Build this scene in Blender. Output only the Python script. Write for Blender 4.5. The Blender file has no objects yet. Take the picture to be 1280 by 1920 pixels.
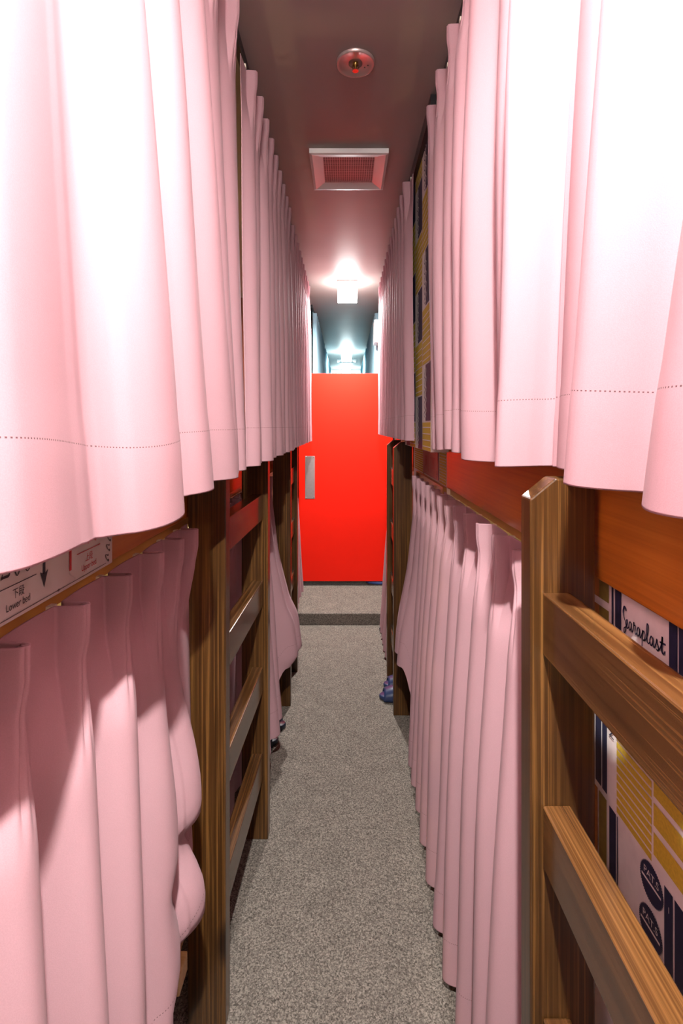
import bpy, bmesh, math, random
import numpy as np
from mathutils import Vector, Matrix

scene = bpy.context.scene
COL = scene.collection
PI = math.pi

# ------------------------------------------------------------------ camera
CAM_H = 1.386
F_PX = 950.0
cam_data = bpy.data.cameras.new('camera')
cam = bpy.data.objects.new('camera', cam_data)
COL.objects.link(cam)
cam.location = (0, 0, CAM_H)
cam.rotation_euler = (PI / 2, 0, 0)
cam_data.sensor_fit = 'VERTICAL'
cam_data.sensor_height = 36.0
cam_data.lens = 36.0 * F_PX / 1920.0
cam_data.shift_x = -8 / 1920.0
cam_data.shift_y = -160 / 1920.0
cam_data.clip_start = 0.02
scene.camera = cam

# ------------------------------------------------------------------ light and exposure
scene.view_settings.view_transform = 'Standard'
scene.view_settings.look = 'None'
scene.view_settings.gamma = 1.0
scene.view_settings.use_curve_mapping = False
scene.view_settings.exposure = 0.28
LAMP_NEAR = (200.0, 60.0, 68.0)    # lamp above the camera: emission of sides, of downward face; power of its bulb (W)
LAMP_DOOR = (26.0, 50.0, 62.0)      # ceiling lamp in front of the red door
LAMP_BLUE = (50.0, 50.0, 14.0)      # lamp in the blue corridor, shared by the added farthest one
READING_W = 6.0       # warm reading lamps inside the bunks (W)
world = bpy.data.worlds.new('world')
scene.world = world
world.use_nodes = True
world.node_tree.nodes['Background'].inputs[0].default_value = (0.9, 0.85, 0.8, 1)
world.node_tree.nodes['Background'].inputs[1].default_value = 0.02


# ------------------------------------------------------------------ helpers
def tag(o, label=None, cat=None, group=None, kind=None):
    if label: o['label'] = label
    if cat: o['category'] = cat
    if group: o['group'] = group
    if kind: o['kind'] = kind
    return o


def empty(name, loc, label, cat, group=None, rz=0.0):
    o = bpy.data.objects.new(name, None)
    COL.objects.link(o)
    o.location = loc
    o.rotation_euler = (0, 0, rz)
    o.empty_display_size = 0.05
    return tag(o, label, cat, group)


def link(name, me, mats, parent=None, smooth=False):
    if not isinstance(mats, (list, tuple)): mats = [mats]
    for m in mats: me.materials.append(m)
    o = bpy.data.objects.new(name, me)
    COL.objects.link(o)
    if parent is not None: o.parent = parent
    if smooth:
        me.polygons.foreach_set('use_smooth', [True] * len(me.polygons))
    return o


def from_bm(name, bm, mats, parent=None, smooth=False, bevel=0.0, seg=2):
    me = bpy.data.meshes.new(name)
    bm.normal_update()
    bm.to_mesh(me)
    bm.free()
    o = link(name, me, mats, parent, smooth)
    if bevel:
        b = o.modifiers.new('bevel', 'BEVEL')
        b.width = bevel
        b.segments = seg
        b.limit_method = 'ANGLE'
        b.harden_normals = False
    return o


def box_into(bm, lo, hi, mi=0):
    x0, y0, z0 = lo; x1, y1, z1 = hi
    vs = [bm.verts.new(p) for p in ((x0,y0,z0),(x1,y0,z0),(x1,y1,z0),(x0,y1,z0),
                                    (x0,y0,z1),(x1,y0,z1),(x1,y1,z1),(x0,y1,z1))]
    for f in ((3,2,1,0),(4,5,6,7),(0,1,5,4),(1,2,6,5),(2,3,7,6),(3,0,4,7)):
        fc = bm.faces.new([vs[i] for i in f]); fc.material_index = mi


def box(name, lo, hi, mats, parent=None, bevel=0.0):
    bm = bmesh.new()
    lo2 = [min(a, b) for a, b in zip(lo, hi)]; hi2 = [max(a, b) for a, b in zip(lo, hi)]
    box_into(bm, lo2, hi2)
    return from_bm(name, bm, mats, parent, bevel=bevel)


def prism_into(bm, pts, axis, a0, a1, mi=0):
    """extrude a 2-D outline along an axis ('x','y','z')"""
    def P(p, a):
        return {'x': (a, p[0], p[1]), 'y': (p[0], a, p[1]), 'z': (p[0], p[1], a)}[axis]
    A = [bm.verts.new(P(p, a0)) for p in pts]
    B = [bm.verts.new(P(p, a1)) for p in pts]
    n = len(pts)
    fs = [bm.faces.new(A[::-1]), bm.faces.new(B)]
    for i in range(n):
        j = (i + 1) % n
        fs.append(bm.faces.new([A[i], A[j], B[j], B[i]]))
    for f in fs: f.material_index = mi


def lathe_into(bm, prof, seg=40, mi=0, c=(0, 0, 0), smooth=True):
    rings = []
    for r, z in prof:
        if r < 1e-6:
            rings.append([bm.verts.new((c[0], c[1], c[2] + z))])
        else:
            rings.append([bm.verts.new((c[0] + r*math.cos(2*PI*i/seg), c[1] + r*math.sin(2*PI*i/seg), c[2] + z)) for i in range(seg)])
    for a, b in zip(rings[:-1], rings[1:]):
        for i in range(seg):
            j = (i + 1) % seg
            if len(a) == 1 and len(b) == 1: continue
            if len(a) == 1: f = bm.faces.new([a[0], b[j], b[i]])
            elif len(b) == 1: f = bm.faces.new([a[i], a[j], b[0]])
            else: f = bm.faces.new([a[i], a[j], b[j], b[i]])
            f.material_index = mi; f.smooth = smooth


def tube_into(bm, pts, r, seg=8, mi=0):
    pts = [Vector(p) for p in pts]
    rings = []
    for i, p in enumerate(pts):
        t = (pts[min(i+1, len(pts)-1)] - pts[max(i-1, 0)]).normalized()
        u = t.cross(Vector((0, 0, 1)))
        if u.length < 1e-3: u = t.cross(Vector((1, 0, 0)))
        u.normalize(); v = t.cross(u)
        rings.append([bm.verts.new(p + r*(math.cos(2*PI*k/seg)*u + math.sin(2*PI*k/seg)*v)) for k in range(seg)])
    for a, b in zip(rings[:-1], rings[1:]):
        for k in range(seg):
            f = bm.faces.new([a[k], a[(k+1) % seg], b[(k+1) % seg], b[k]]); f.material_index = mi; f.smooth = True
    bm.faces.new(rings[0][::-1]).material_index = mi
    bm.faces.new(rings[-1]).material_index = mi


# flat lettering drawn in (u, v) and placed on a wall by place(u, v, lift)
def text_polys(body, size=1.0, xs=1.0, align='CENTER'):
    cu = bpy.data.curves.new('letters', 'FONT')
    cu.body = body; cu.size = size; cu.align_x = align
    cu.resolution_u = 4
    ob = bpy.data.objects.new('letters', cu)
    COL.objects.link(ob)
    dg = bpy.context.evaluated_depsgraph_get()
    dg.update()
    ev = ob.evaluated_get(dg)
    me = ev.to_mesh()
    vs = [(v.co.x * xs, v.co.y) for v in me.vertices]
    fs = [tuple(p.vertices) for p in me.polygons]
    ev.to_mesh_clear()
    bpy.data.objects.remove(ob)
    bpy.data.curves.remove(cu)
    return vs, fs


def put_polys(bm, polys, place, lift, mi, off=(0, 0), rot=0.0):
    vs, fs = polys
    c, s = math.cos(rot), math.sin(rot)
    V = [bm.verts.new(place(off[0] + c*x - s*y, off[1] + s*x + c*y, lift)) for x, y in vs]
    for f in fs:
        try:
            fc = bm.faces.new([V[i] for i in f]); fc.material_index = mi
        except ValueError:
            pass


def put_rect(bm, place, u0, v0, u1, v1, lift, mi):
    V = [bm.verts.new(place(u, v, lift)) for u, v in ((u0, v0), (u1, v0), (u1, v1), (u0, v1))]
    bm.faces.new(V).material_index = mi


def put_poly(bm, place, pts, lift, mi):
    V = [bm.verts.new(place(u, v, lift)) for u, v in pts]
    bm.faces.new(V).material_index = mi


def smooth_line(pts, n=8):
    out = []
    P = [pts[0]] + list(pts) + [pts[-1]]
    for i in range(1, len(P) - 2):
        for k in range(n):
            t = k / n
            q = []
            for d in range(len(P[0])):
                a, b, c, e = P[i-1][d], P[i][d], P[i+1][d], P[i+2][d]
                q.append(0.5*((2*b) + (-a+c)*t + (2*a-5*b+4*c-e)*t*t + (-a+3*b-3*c+e)*t**3))
            out.append(tuple(q))
    out.append(tuple(pts[-1]))
    return out


def put_stroke(bm, place, pts, w, lift, mi, n=8):
    """pen stroke: points (u, v) or (u, v, width)"""
    pts = [(p[0], p[1], p[2] if len(p) > 2 else w) for p in pts]
    L = smooth_line(pts, n)
    prev = None
    for i, (u, v, ww) in enumerate(L):
        a, b = L[max(i-1, 0)], L[min(i+1, len(L)-1)]
        dx, dy = b[0]-a[0], b[1]-a[1]
        l = math.hypot(dx, dy) or 1
        nx, ny = -dy/l*ww/2, dx/l*ww/2
        cur = (bm.verts.new(place(u+nx, v+ny, lift)), bm.verts.new(place(u-nx, v-ny, lift)))
        if prev: bm.faces.new([prev[0], prev[1], cur[1], cur[0]]).material_index = mi
        prev = cur


# ------------------------------------------------------------------ materials
def new_mat(name):
    m = bpy.data.materials.new(name)
    m.use_nodes = True
    nt = m.node_tree
    return m, nt, nt.nodes['Principled BSDF']


def N(nt, typ, **kw):
    n = nt.nodes.new(typ)
    for k, v in kw.items(): setattr(n, k, v)
    return n


def plain(name, col, rough=0.5, metal=0.0, spec=0.5, emit=None, coat=0.0):
    m, nt, p = new_mat(name)
    p.inputs['Base Color'].default_value = (*col, 1)
    p.inputs['Roughness'].default_value = rough
    p.inputs['Metallic'].default_value = metal
    p.inputs['Specular IOR Level'].default_value = spec
    p.inputs['Coat Weight'].default_value = coat
    if emit:
        p.inputs['Emission Color'].default_value = (*emit[0], 1)
        p.inputs['Emission Strength'].default_value = emit[1]
    return m


def mottled(name, col, var=0.08, scale=8.0, rough=0.5, bump=0.0, bscale=200.0, spec=0.5, coat=0.0):
    m, nt, p = new_mat(name)
    tc = N(nt, 'ShaderNodeTexCoord')
    nz = N(nt, 'ShaderNodeTexNoise'); nz.inputs['Scale'].default_value = scale; nz.inputs['Detail'].default_value = 5
    nt.links.new(tc.outputs['Object'], nz.inputs['Vector'])
    cr = N(nt, 'ShaderNodeValToRGB')
    cr.color_ramp.elements[0].position = 0.3; cr.color_ramp.elements[1].position = 0.7
    cr.color_ramp.elements[0].color = (*[c*(1-var) for c in col], 1)
    cr.color_ramp.elements[1].color = (*[min(1, c*(1+var)) for c in col], 1)
    nt.links.new(nz.outputs['Fac'], cr.inputs['Fac'])
    nt.links.new(cr.outputs['Color'], p.inputs['Base Color'])
    p.inputs['Roughness'].default_value = rough
    p.inputs['Specular IOR Level'].default_value = spec
    p.inputs['Coat Weight'].default_value = coat
    if bump:
        b = N(nt, 'ShaderNodeBump'); b.inputs['Strength'].default_value = bump; b.inputs['Distance'].default_value = 0.002
        n2 = N(nt, 'ShaderNodeTexNoise'); n2.inputs['Scale'].default_value = bscale
        nt.links.new(tc.outputs['Object'], n2.inputs['Vector'])
        nt.links.new(n2.outputs['Fac'], b.inputs['Height'])
        nt.links.new(b.outputs['Normal'], p.inputs['Normal'])
    return m


def wood(name, axis, dark, mid, light, rough=0.3, coat=0.3, stripe=1.0, bump=0.25, knots=True):
    """grain runs along axis 0/1/2 of the object"""
    m, nt, p = new_mat(name)
    tc = N(nt, 'ShaderNodeTexCoord')
    oi = N(nt, 'ShaderNodeObjectInfo')
    rnd = N(nt, 'ShaderNodeVectorMath', operation='SCALE'); rnd.inputs[0].default_value = (7.3, 5.1, 9.7)
    nt.links.new(oi.outputs['Random'], rnd.inputs['Scale'])
    add = N(nt, 'ShaderNodeVectorMath', operation='ADD')
    nt.links.new(tc.outputs['Object'], add.inputs[0]); nt.links.new(rnd.outputs[0], add.inputs[1])

    def mapped(cross, along):
        mp = N(nt, 'ShaderNodeMapping')
        s = [cross]*3; s[axis] = along
        mp.inputs['Scale'].default_value = s
        nt.links.new(add.outputs[0], mp.inputs['Vector'])
        return mp
    # knots warp the grain
    kn = N(nt, 'ShaderNodeTexVoronoi'); kn.inputs['Scale'].default_value = 1.0
    nt.links.new(mapped(7.0, 3.2).outputs[0], kn.inputs['Vector'])
    kr = N(nt, 'ShaderNodeMapRange'); kr.inputs['From Min'].default_value = 0.0; kr.inputs['From Max'].default_value = 0.22
    kr.inputs['To Min'].default_value = 1.0; kr.inputs['To Max'].default_value = 0.0; kr.interpolation_type = 'SMOOTHSTEP'
    nt.links.new(kn.outputs['Distance'], kr.inputs['Value'])
    grain = N(nt, 'ShaderNodeTexNoise'); grain.inputs['Scale'].default_value = 1.0; grain.inputs['Detail'].default_value = 6
    grain.inputs['Roughness'].default_value = 0.6; grain.inputs['Distortion'].default_value = 0.4
    nt.links.new(mapped(320.0*stripe, 2.5).outputs[0], grain.inputs['Vector'])
    broad = N(nt, 'ShaderNodeTexNoise'); broad.inputs['Scale'].default_value = 1.0; broad.inputs['Detail'].default_value = 3
    nt.links.new(mapped(26.0, 1.6).outputs[0], broad.inputs['Vector'])
    wave = N(nt, 'ShaderNodeTexWave', wave_type='BANDS'); wave.inputs['Scale'].default_value = 1.0
    wave.bands_direction = 'XYZ'[(axis + 1) % 3] if axis != 1 else 'X'
    wave.inputs['Distortion'].default_value = 5.0; wave.inputs['Detail'].default_value = 2.0
    nt.links.new(mapped(26.0*stripe, 1.1).outputs[0], wave.inputs['Vector'])
    mx = N(nt, 'ShaderNodeMix', data_type='FLOAT'); mx.inputs['Factor'].default_value = 0.10
    nt.links.new(grain.outputs['Fac'], mx.inputs['A']); nt.links.new(wave.outputs['Fac'], mx.inputs['B'])
    mx2 = N(nt, 'ShaderNodeMix', data_type='FLOAT'); mx2.inputs['Factor'].default_value = 0.38
    nt.links.new(mx.outputs['Result'], mx2.inputs['A']); nt.links.new(broad.outputs['Fac'], mx2.inputs['B'])
    sub = N(nt, 'ShaderNodeMath', operation='MULTIPLY_ADD'); sub.inputs[1].default_value = -0.30 if knots else 0.0
    nt.links.new(kr.outputs['Result'], sub.inputs[0]); nt.links.new(mx2.outputs['Result'], sub.inputs[2])
    cr = N(nt, 'ShaderNodeValToRGB')
    e = cr.color_ramp.elements
    e[0].position = 0.28; e[0].color = (*dark, 1)
    e[1].position = 0.74; e[1].color = (*light, 1)
    k = e.new(0.5); k.color = (*mid, 1)
    nt.links.new(sub.outputs[0], cr.inputs['Fac'])
    nt.links.new(cr.outputs['Color'], p.inputs['Base Color'])
    p.inputs['Roughness'].default_value = rough
    p.inputs['Coat Weight'].default_value = coat
    p.inputs['Coat Roughness'].default_value = 0.14
    b = N(nt, 'ShaderNodeBump'); b.inputs['Strength'].default_value = bump; b.inputs['Distance'].default_value = 0.001
    nt.links.new(grain.outputs['Fac'], b.inputs['Height'])
    nt.links.new(b.outputs['Normal'], p.inputs['Normal'])
    return m


def fabric(name, col, stitch, trans=0.12):
    m, nt, p = new_mat(name)
    uv = N(nt, 'ShaderNodeUVMap'); uv.uv_map = 'cloth'
    sep = N(nt, 'ShaderNodeSeparateXYZ'); nt.links.new(uv.outputs['UV'], sep.inputs[0])
    # dotted hem stitch, 0.1 m above the bottom edge
    d = N(nt, 'ShaderNodeMath', operation='SUBTRACT'); d.inputs[1].default_value = 0.10
    nt.links.new(sep.outputs['Y'], d.inputs[0])
    ab = N(nt, 'ShaderNodeMath', operation='ABSOLUTE'); nt.links.new(d.outputs[0], ab.inputs[0])
    lt = N(nt, 'ShaderNodeMath', operation='LESS_THAN'); lt.inputs[1].default_value = 0.0007
    nt.links.new(ab.outputs[0], lt.inputs[0])
    fr = N(nt, 'ShaderNodeMath', operation='MODULO'); fr.inputs[1].default_value = 0.0042
    nt.links.new(sep.outputs['X'], fr.inputs[0])
    l2 = N(nt, 'ShaderNodeMath', operation='LESS_THAN'); l2.inputs[1].default_value = 0.0017
    nt.links.new(fr.outputs[0], l2.inputs[0])
    ml = N(nt, 'ShaderNodeMath', operation='MULTIPLY')
    nt.links.new(lt.outputs[0], ml.inputs[0]); nt.links.new(l2.outputs[0], ml.inputs[1])
    # woven variation
    tc = N(nt, 'ShaderNodeTexCoord')
    nz = N(nt, 'ShaderNodeTexNoise'); nz.inputs['Scale'].default_value = 900; nz.inputs['Detail'].default_value = 2
    nt.links.new(tc.outputs['Object'], nz.inputs['Vector'])
    cr = N(nt, 'ShaderNodeValToRGB')
    cr.color_ramp.elements[0].position = 0.35; cr.color_ramp.elements[1].position = 0.65
    cr.color_ramp.elements[0].color = (*[c*0.955 for c in col], 1); cr.color_ramp.elements[1].color = (*[min(1, c*1.03) for c in col], 1)
    nt.links.new(nz.outputs['Fac'], cr.inputs['Fac'])
    mix = N(nt, 'ShaderNodeMix', data_type='RGBA'); mix.inputs['B'].default_value = (*stitch, 1)
    nt.links.new(ml.outputs[0], mix.inputs['Factor']); nt.links.new(cr.outputs['Color'], mix.inputs['A'])
    nt.links.new(mix.outputs['Result'], p.inputs['Base Color'])
    p.inputs['Roughness'].default_value = 0.75
    p.inputs['Specular IOR Level'].default_value = 0.18
    p.inputs['Sheen Weight'].default_value = 0.04
    p.inputs['Sheen Roughness'].default_value = 0.5
    b = N(nt, 'ShaderNodeBump'); b.inputs['Strength'].default_value = 0.12; b.inputs['Distance'].default_value = 0.0006
    nt.links.new(nz.outputs['Fac'], b.inputs['Height']); nt.links.new(b.outputs['Normal'], p.inputs['Normal'])
    tr = N(nt, 'ShaderNodeBsdfTranslucent'); tr.inputs['Color'].default_value = (*col, 1)
    ms = N(nt, 'ShaderNodeMixShader'); ms.inputs[0].default_value = trans
    out = nt.nodes['Material Output']
    nt.links.new(p.outputs[0], ms.inputs[1]); nt.links.new(tr.outputs[0], ms.inputs[2])
    nt.links.new(ms.outputs[0], out.inputs['Surface'])
    return m


def carpet_mat():
    m, nt, p = new_mat('carpet')
    tc = N(nt, 'ShaderNodeTexCoord')
    n1 = N(nt, 'ShaderNodeTexNoise'); n1.inputs['Scale'].default_value = 150; n1.inputs['Detail'].default_value = 3; n1.inputs['Roughness'].default_value = 0.7
    n2 = N(nt, 'ShaderNodeTexNoise'); n2.inputs['Scale'].default_value = 12; n2.inputs['Detail'].default_value = 4
    n3 = N(nt, 'ShaderNodeTexVoronoi'); n3.inputs['Scale'].default_value = 210
    for n in (n1, n2, n3): nt.links.new(tc.outputs['Object'], n.inputs['Vector'])
    cr = N(nt, 'ShaderNodeValToRGB')
    e = cr.color_ramp.elements
    e[0].position = 0.25; e[0].color = (0.064, 0.056, 0.047, 1)
    e[1].position = 0.78; e[1].color = (0.36, 0.318, 0.27, 1)
    k = e.new(0.5); k.color = (0.178, 0.155, 0.131, 1)
    n3.inputs['Scale'].default_value = 330
    sp = N(nt, 'ShaderNodeSeparateColor'); nt.links.new(n3.outputs['Color'], sp.inputs[0])
    mf = N(nt, 'ShaderNodeMix', data_type='FLOAT'); mf.inputs['Factor'].default_value = 0.38
    nt.links.new(n1.outputs['Fac'], mf.inputs['A']); nt.links.new(sp.outputs[0], mf.inputs['B'])
    nt.links.new(mf.outputs['Result'], cr.inputs['Fac'])
    mx = N(nt, 'ShaderNodeMix', data_type='RGBA', blend_type='MULTIPLY'); mx.inputs['Factor'].default_value = 0.35
    nt.links.new(cr.outputs['Color'], mx.inputs['A']); nt.links.new(n2.outputs['Fac'], mx.inputs['B'])
    nt.links.new(mx.outputs['Result'], p.inputs['Base Color'])
    p.inputs['Roughness'].default_value = 1.0
    p.inputs['Specular IOR Level'].default_value = 0.05
    b = N(nt, 'ShaderNodeBump'); b.inputs['Strength'].default_value = 0.7; b.inputs['Distance'].default_value = 0.004
    nt.links.new(n1.outputs['Fac'], b.inputs['Height']); nt.links.new(b.outputs['Normal'], p.inputs['Normal'])
    return m


M = {}
M['pink'] = fabric('pink_curtain_cloth', (0.42, 0.245, 0.268), (0.11, 0.06, 0.065), 0.04)
M['blue'] = fabric('blue_curtain_cloth', (0.30, 0.50, 0.58), (0.2, 0.3, 0.36), 0.05)
M['carpet'] = carpet_mat()
M['ceiling'] = mottled('ceiling_board', (0.30, 0.27, 0.25), 0.05, 3.0, 0.48, 0.03, 60, 0.38)
M['cream_wall'] = mottled('cream_wall', (0.62, 0.54, 0.34), 0.05, 3.0, 0.7)
M['dark_wall'] = mottled('dark_brown_wall', (0.12, 0.09, 0.07), 0.05, 3.0, 0.7)
M['brown_wall'] = mottled('red_brown_wall', (0.16, 0.035, 0.02), 0.1, 3.0, 0.5)
M['white_wall'] = mottled('white_wall', (0.75, 0.75, 0.72), 0.03, 3.0, 0.6)
M['post'] = wood('stained_timber_upright', 2, (0.013, 0.005, 0.002), (0.058, 0.024, 0.0065), (0.27, 0.125, 0.034), 0.28, 0.22, 1.0, 0.12)
M['rung'] = wood('stained_timber_lengthwise', 1, (0.020, 0.008, 0.003), (0.072, 0.029, 0.009), (0.21, 0.095, 0.029), 0.24, 0.32, 1.0, 0.12)
M['board'] = wood('orange_varnished_board', 1, (0.34, 0.098, 0.010), (0.50, 0.160, 0.018), (0.60, 0.225, 0.032), 0.32, 0.35, 0.5, 0.06, False)
M['pale_wood'] = wood('pale_slat_wood', 0, (0.42, 0.26, 0.11), (0.55, 0.36, 0.17), (0.66, 0.46, 0.24), 0.5, 0.0, 0.6, 0.1)
M['gold'] = plain('brass_edge', (0.62, 0.36, 0.13), 0.3, 0.6)
M['black_trim'] = plain('black_trim', (0.012, 0.010, 0.011), 0.35)
M['red_door'] = mottled('red_door_laminate', (0.80, 0.013, 0.004), 0.02, 4.0, 0.45, 0.0, 100, 0.15)
M['steel'] = mottled('brushed_steel', (0.55, 0.50, 0.50), 0.05, 60, 0.38); M['steel'].node_tree.nodes['Principled BSDF'].inputs['Metallic'].default_value = 0.9
M['chrome'] = plain('chrome', (0.75, 0.73, 0.70), 0.15, 1.0)
M['white_plastic'] = plain('white_plastic', (0.78, 0.76, 0.74), 0.28)
M['dark_void'] = plain('vent_shaft', (0.10, 0.085, 0.085), 0.7)
M['nylon'] = plain('clear_nylon', (0.82, 0.76, 0.62), 0.3)
M['brass'] = plain('brass', (0.55, 0.42, 0.12), 0.25, 1.0)
M['navy_rubber'] = mottled('navy_rubber', (0.020, 0.032, 0.085), 0.1, 30, 0.32)
M['black_rubber'] = mottled('black_rubber', (0.010, 0.013, 0.024), 0.1, 30, 0.30)
M['blue_rubber'] = mottled('blue_rubber', (0.12, 0.22, 0.62), 0.1, 30, 0.35)
M['sign_white'] = plain('sign_face', (0.66, 0.62, 0.56), 0.25, 0, 0.5, None, 0.6)
M['sign_reflect_red'] = plain('sign_face_reflect_red', (0.55, 0.19, 0.165), 0.3)  # reflection of the red door painted into the sign face colour
M['grille_grey'] = plain('grille_grey', (0.60, 0.55, 0.54), 0.4)
M['satin'] = plain('satin_metal_disc', (0.50, 0.40, 0.37), 0.35, 0.55)
M['ink'] = plain('black_print', (0.012, 0.010, 0.012), 0.35)
M['red_ink'] = plain('red_print', (0.55, 0.012, 0.012), 0.35)
M['grey_ink'] = plain('grey_print', (0.10, 0.085, 0.075), 0.4)
M['paper'] = mottled('wallpaper_cream', (0.80, 0.73, 0.69), 0.06, 40, 0.7)
M['navy'] = mottled('wallpaper_navy', (0.018, 0.020, 0.055), 0.15, 60, 0.6)
M['yellow'] = mottled('wallpaper_yellow', (0.60, 0.44, 0.04), 0.12, 260, 0.65)
M['olive'] = mottled('wallpaper_olive', (0.24, 0.19, 0.035), 0.12, 120, 0.65)
M['ochre'] = mottled('wallpaper_ochre', (0.42, 0.17, 0.03), 0.12, 120, 0.65)
M['mattress'] = mottled('mattress_cover', (0.6, 0.56, 0.5), 0.05, 30, 0.9)
for nm, c, E in (('near', (1.0, 0.975, 0.945), LAMP_NEAR), ('door', (1.0, 0.985, 0.965), LAMP_DOOR), ('blue', (0.80, 0.98, 1.0), LAMP_BLUE)):
    M['lamp_' + nm] = [plain('lamp_side_' + nm, (0.9, 0.9, 0.9), 0.4, 0, 0.3, (c, E[0])), plain('lamp_bottom_' + nm, (0.9, 0.9, 0.9), 0.4, 0, 0.3, (c, E[1]))]
PAPER = [M['paper'], M['navy'], M['yellow'], M['olive'], M['ochre']]
P_, NV, YL, OL, OC = 0, 1, 2, 3, 4

# ------------------------------------------------------------------ setting
CEIL = 2.436
ST = 'structure'
STEP_Y, STEP_H = 3.54, 0.082
BACK = -1.2
END_Y = 9.45
bm = bmesh.new()
box_into(bm, (-1.45, BACK, -0.1), (1.45, STEP_Y, 0.0))
tag(from_bm('floor', bm, M['carpet']), 'speckled grey brown carpet running down the aisle', None, None, ST)
box_o = box('trim_step', (-1.45, STEP_Y, -0.1), (1.45, END_Y, STEP_H), M['carpet'], None, 0.006)
tag(box_o, 'carpeted step up in front of the red door', None, None, ST)
tag(box('ceiling', (-1.45, BACK, CEIL), (1.45, END_Y, CEIL + 0.1), M['ceiling']), 'glossy grey brown ceiling above the aisle', None, None, ST)
tag(box('wall_left', (-1.45, BACK, -0.1), (-1.37, END_Y, CEIL), M['cream_wall']), 'cream wall behind the left bunks', None, None, ST)
tag(box('wall_right', (1.37, BACK, -0.1), (1.45, END_Y, CEIL), M['cream_wall']), 'cream wall behind the right bunks', None, None, ST)
tag(box('wall_back', (-1.45, BACK - 0.08, -0.1), (1.45, BACK, CEIL), M['dark_wall']), 'wall behind the viewer', None, None, ST)
tag(box('wall_end', (-1.45, END_Y, -0.1), (1.45, END_Y + 0.08, CEIL), M['white_wall']), 'white wall at the far end of the blue corridor', None, None, ST)
# end walls that carry the red door, either side of the aisle
DOOR_Y = 4.15
for s, nm in ((-1, 'wall_door_left'), (1, 'wall_door_right')):
    o = box(nm, (s*0.40, DOOR_Y - 0.03, 0.0), (s*1.37, DOOR_Y + 0.20, CEIL), M['brown_wall'])
    tag(o, 'wall beside the red door on the %s' % ('left' if s < 0 else 'right'), None, None, ST)


def tile_upper(bm, place, u0, u1, v0, v1):
    """printed wallpaper: stacked navy script blocks and yellow striped blocks, columns side by side"""
    rnd = random.Random(5)
    w, g = 0.185, 0.006
    col = 0
    u = u0
    hcell = 0.205
    while u < u1 - 0.01:
        ue = min(u + w, u1)
        v = v0 - (0.0 if col % 2 else 0.10)
        row = col + 1
        while v < v1:
            a, b = max(v, v0), min(v + hcell, v1)
            if b - a > 0.01:
                if row % 2 == 0:
                    put_rect(bm, place, u, a, u + 0.58*(ue-u), b - g, 0.0008, NV)
                    # white pen squiggle down the block and a dark one beside it
                    cu = u + 0.70*(ue-u)
                    n = max(3, int((b-a)/0.014))
                    pts = [(cu + 0.012*math.sin(i*2.2)*(1 if i % 3 else 0.5), a + 0.012 + (b-a-0.03)*i/n) for i in range(n+1)]
                    put_stroke(bm, place, pts, 0.005, 0.0008, NV, 4)
                    put_stroke(bm, place, [(p[0]-0.035, p[1]) for p in pts], 0.004, 0.0014, P_, 4)
                else:
                    put_rect(bm, place, u, a, ue - 0.012, b - g, 0.0008, YL)
                    k = a + 0.012
                    while k < b - 0.02:
                        put_rect(bm, place, u, k, ue - 0.012, k + 0.0035, 0.0014, P_)
                        k += 0.0225
                    put_rect(bm, place, ue - 0.010, a, ue - 0.004, b - g, 0.0008, OC)
            v += hcell
            row += 1
        u += w
        col += 1


# wallpapered partition between the two right bunks: upper leaf stands forward at the curtain track
def place_right(x):
    return lambda u, v, lift: (x - lift, u, v)

bm = bmesh.new()
box_into(bm, (0.285, 1.70, 1.30), (0.345, 2.62, CEIL - 0.001), P_)
tile_upper(bm, place_right(0.285), 1.70, 2.6, 1.302, CEIL - 0.003)
tag(from_bm('wall_right_upper', bm, PAPER), 'wallpapered partition between the right hand upper bunks', None, None, ST)
bm = bmesh.new()
box_into(bm, (0.352, 1.765, 0.0), (0.372, 2.62, 1.30), P_)
pl = place_right(0.352)
for k in range(12):     # yellow striped print showing either side of the small sign
    z = 1.178 + k*0.0105
    put_rect(bm, pl, 1.775, z, 1.90, z + 0.0075, 0.0008, YL)
    put_rect(bm, pl, 2.30, z, 2.58, z + 0.0075, 0.0008, YL)
put_rect(bm, pl, 2.27, 1.175, 2.30, 1.30, 0.0008, OC)
tag(from_bm('wall_right_lower', bm, PAPER), 'wallpapered partition beside the second right ladder', None, None, ST)
box_o = box('trim_partition_back', (0.372, 1.765, 0.0), (1.37, 1.785, CEIL - 0.001), M['cream_wall'])
tag(box_o, 'partition between right bunks', None, None, ST)
tag(box('trim_partition_left', (-1.37, 1.44, 0.0), (-0.41, 1.46, CEIL - 0.001), M['cream_wall']), 'partition between left bunks', None, None, ST)

# near right wallpaper panel behind the near ladder
XW = 0.362
pl = place_right(XW)
bm = bmesh.new()
box_into(bm, (XW, -0.45, 0.0), (XW + 0.02, 0.76, 1.30), P_)


def rect(u0, u1, v0, v1, mi, lift=0.0008):
    put_rect(bm, pl, u0, v0, u1, v1, lift, mi)


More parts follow.
